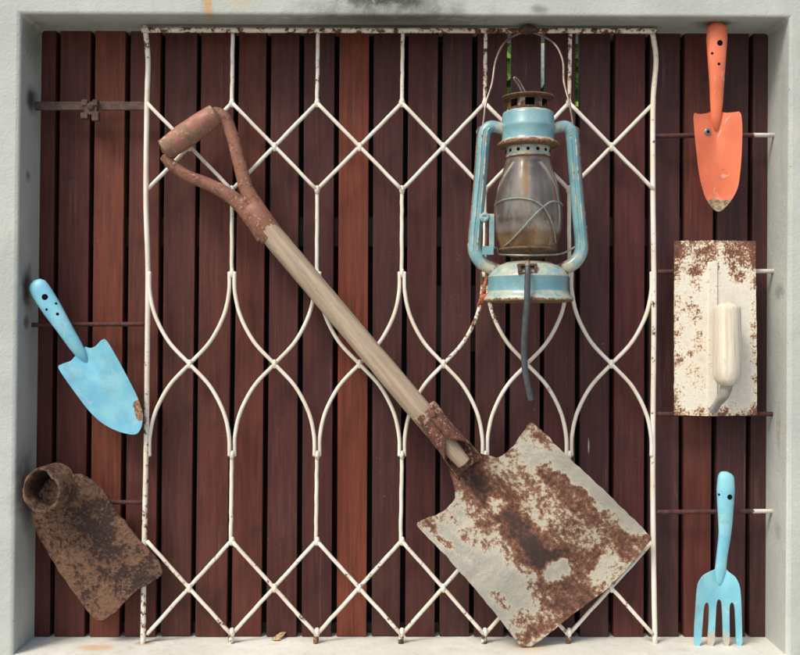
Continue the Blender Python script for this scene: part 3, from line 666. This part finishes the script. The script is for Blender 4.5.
# blue trowel
bt = thing('garden_trowel', P(140, 432, -.02), 'sky blue garden trowel lying slanted against the left concrete jamb', 'trowel')
YT = -.022
b1 = [(84,346), (90,348.5), (96,346), (100,341), (104,338.5), (108,342), (121.5,366), (137,395.6), (143.6,414), (141.5,428), (136,435.5), (118.8,432), (102.8,424), (89.5,412), (73.4,390.5), (60,371.5), (57.5,366), (62.7,363.5), (71,361), (75,356)]
ta, tb = Vector((80, 350)), Vector((140, 433)); td = (tb-ta).normalized(); tn = Vector((td.y, -td.x))
def t_dep(x, y):
    p = Vector((x, y)) - ta; u = p.dot(td); v = p.dot(tn)
    return -.006*(v/25)**2 + .009*math.exp(-(v/7)**2)*(1-sstep(-5, 45, u)) + .011*sstep(0, 100, u) - .004
b = MB(); b.sheet(b1, YT, t_dep, .0016, 2.5, lambda x, y: 1.25*(1 - sstep(3, 8, capd((x, y), (138.5, 405), (141, 416)))), chaikin=2)
b.build('blade', M_blue, bt, sharp=60)
b = MB(); b.tube([P(lerp(35, 86, u), lerp(282, 362, u), YT - .007 + .010*sstep(.6, 1, u)) for u in [0, .04, .1, .2, .35, .5, .65, .8, .9, 1]], [6*PX, 9*PX, 10*PX, 10*PX, 9.6*PX, 8.4*PX, 7.4*PX, 6.6*PX, 5.4*PX, 2.5*PX], n=22, ratio=.6, rust=[.62, .2, 0, 0, 0, 0, 0, 0])
hd_ = b.build('handle', M_blue, bt, sharp=60)
sunk(hd_, [(44.8, 297, 3), (46.5, 309.5, 1.3), (57.5, 314, 1.5), (56, 303.5, 1.2)])
# blue hand fork
fk = thing('hand_fork', P(718, 645, -.018), 'turquoise hand fork with four tines standing on the sill', 'hand fork')
YK = -.022
f1 = [(715,570), (710,572), (703,576), (698.5,583), (697,592), (696,610), (694.5,630), (694.5,646), (701,646), (702.5,625), (704,606), (706.5,601.5), (709.5,605), (709,625), (707.5,646), (714.5,646), (715.5,622), (716.5,602), (719,598.5), (722,602), (723,622), (723.5,646), (730,646), (729.5,622), (729.5,605), (732,601.5), (735,606), (736,625), (736.5,646), (742.5,646), (742,625), (741.3,600), (740,586), (736,577), (729,572), (726,569), (721,566)]
b = MB(); b.sheet(f1, YK, lambda x, y: -.006*((x-719)/22)**2*(1-sstep(600, 640, y)) + .006*math.exp(-((x-720)/6)**2)*(1-sstep(570, 602, y)) + .012*sstep(575, 646, y) - .003, .0035, 2.2, lambda x, y: .8*sstep(612, 640, y)*(1 if 705 < x < 732 else .1) + .55*(1-sstep(2, 6, capd((x, y), (713, 592), (715, 593)))), chaikin=1)
b.build('tines', M_fork, fk, sharp=60)
b = MB(); b.tube(smooth_path([P(x, y, Y) for x, y, Y in [(726.5, 473, YK-.006), (726, 477, YK-.007), (725.7, 490, YK-.008), (725.5, 505, YK-.008), (725, 532, YK-.006), (722, 555, YK-.003), (720.5, 570, YK), (719.5, 585, YK+.003)]], 3), [5.5*PX, 8*PX, 9*PX, 8.2*PX, 6.3*PX, 5.4*PX, 5.6*PX, 2.5*PX], n=20, ratio=.62, rust=[.35, .2, .1, .3, 0, 0, 0])
hd_ = b.build('handle', M_fork, fk, sharp=60)
sunk(hd_, [(729.8, 497, 2.6), (719, 494.5, 1.2)])
# ================================================================ plastering float
fl = thing('plastering_float', P(716, 415, -.012), 'rectangular plastering float with rust spotted white plate and wooden handle', 'plastering float')
YP = -.014
def fr(x, y):
    r = .30 + .50*(1-sstep(241, 300, y)) + .42*sstep(396, 416, y) + .30*(1-sstep(2, 12, abs(x-674.5))) + .28*(1-sstep(2, 9, abs(x-756)))
    r += .30*(1-sstep(3, 12, capd((x, y), (694, 275), (696, 345)))) + .3*(1-sstep(4, 14, capd((x, y), (736, 262), (738, 275)))) + .3*(1-sstep(4, 14, capd((x, y), (688, 360), (702, 385))))
    return r - .25*(1-sstep(10, 22, capd((x, y), (725, 300), (728, 350))))
b = MB(); b.sheet([(674.5,241), (715,240.5), (755.5,241), (756.5,330), (757,415), (715,416), (674.5,415)], YP, lambda x, y: .0008*math.sin(x*.05), .003, 3, fr, chaikin=0, wob=.6)
b.build('plate', M_float, fl, sharp=50)
b = MB(); p, q = P(707, 408, YP), P(717, 262, YP); b.box((p.x, YP-.004, p.z), (q.x, YP, q.z), rust=.35)
b.tube([P(726, 314, YP-.001), P(726.5, 314, YP-.02), P(727, 314, YP-.038)], 4.5*PX, n=10, rust=.3)
b.build('tang', M_float, fl, bevel=.0015); b = MB()
b.tube(smooth_path([P(*x) for x in [(713, 410, YP-.002), (718, 403, YP-.018), (724, 394, YP-.032), (728, 380, YP-.036)]], 6), [4.2*PX, 4*PX, 5.5*PX, 6*PX], n=10, rust=.3)
b.build('tang', M_tang, fl)
b = MB(); b.tube([P(727, y, YP-.038) for y in (306, 307, 310, 318, 335, 355, 370, 378, 382.5, 384.5)], [11.5*PX, 12.4*PX, 12.8*PX, 13*PX, 13.2*PX, 13.5*PX, 13.4*PX, 12.4*PX, 10*PX, 7*PX], n=24, wob=.02)
b.build('handle', M_fwood, fl, sharp=60)
# ================================================================ hoe head
he = thing('hoe_head', P(100, 620, -.012), 'heavy rusted hoe blade with an empty round eye, lower left', 'hoe head')
YH = -.02
h1 = [(36,497), (48,478), (63.6,475.6), (76,474), (88,477), (100.7,488), (109,500), (125.5,523.7), (142,544), (158.5,561), (164,573), (153,581.5), (140,588), (131,595), (122,606), (112,614), (99,622.5), (89.7,614.5), (67.7,584), (51,559.5), (34.7,529), (31,512)]
ha, hb = Vector((62, 490)), Vector((130, 605)); hd = (hb-ha).normalized(); hn = Vector((hd.y, -hd.x))
def h_dep(x, y):
    p = Vector((x, y)) - ha; u = p.dot(hd); v = p.dot(hn)
    return .004*(v/38)**2 - .016*math.exp(-((u)/26)**2) + .006*sstep(20, 120, u) + .0016*noise.noise(Vector((x*.07, y*.07, 0))) + .0011*noise.noise(Vector((x*.22, y*.22, 7)))
def h_rust(x, y):
    return .5 + .28*noise.noise(Vector((x*.028, y*.028, 5))) + .3*(1-sstep(8, 26, capd((x, y), (92, 512), (100, 540)))) - .34*(1-sstep(10, 30, capd((x, y), (82, 590), (98, 605)))) - .2*(1-sstep(10, 30, capd((x, y), (60, 540), (75, 550)))) + .25*(1-sstep(4, 18, capd((x, y), (80, 590), (150, 575))))
b = MB(); b.sheet(h1, YH, h_dep, .005, 2.8, h_rust, wob=1.3)
b.build('blade', M_hoe, he, sharp=55)
b = MB(); ea, eb = P(58, 486, YH-.004), P(41, 491, YH-.046); d = (eb-ea).normalized(); u = Vector((0, 0, 1)); u = (u-d*u.dot(d)).normalized(); s2 = d.cross(u)
R0 = 21.5*PX; R1 = 17.6*PX; rings = []
for ki, (k, r) in enumerate(((0, R0*1.02), (.35, R0), (.8, R0), (.97, R0*.985), (1, R0*.94), (1.01, R0*.86), (.99, R1*1.02), (.9, R1), (.45, R1*.94), (.1, R1*.9), (-.02, R1*.8), (-.02, .0004))):
    c = ea.lerp(eb, k); rg = []
    for i in range(40):
        a = i*2*math.pi/40; sq = 1 + (.10*abs(math.cos(2*a)) - .05 if r < R0*.9 else .02*math.cos(3*a))
        q = c + (u*math.cos(a)*1.03 + s2*math.sin(a)*.97)*r*sq
        q += d*.003*noise.noise(q*90) + (q-c).normalized()*.0018*noise.noise(q*140); rg.append(b.v(q + q.normalized()*0, (.5 + .2*math.sin(a*2+k)) if ki < 8 else lerp(.8, 2.2, min(1, (ki-8)/2))))  # inner rings go darker, painting the shade inside the eye
    rings.append(rg)
for i in range(len(rings)-1):
    for k in range(40): b.f([rings[i][k], rings[i][(k+1) % 40], rings[i+1][(k+1) % 40], rings[i+1][k]])
eye = b.build('eye', M_hoe, he, sharp=60)
# ================================================================ dry leaf on the sill
b = MB(); c = P(277, 639, .018)
c.z = BL.z + .002
for i in range(3):
    leaf(b, c + Vector((-.008 + .004*i, .004*(i-1), 0)), Vector((1, .3*(i-1), .25 + .25*i)), .015, .004, Vector((0, -.6, 1)))
dl = b.build('dry_leaf', M_dry, origin=c, solid=.0004); tag(dl, 'small curled dry leaf lying on the sill below the slats', 'leaf')
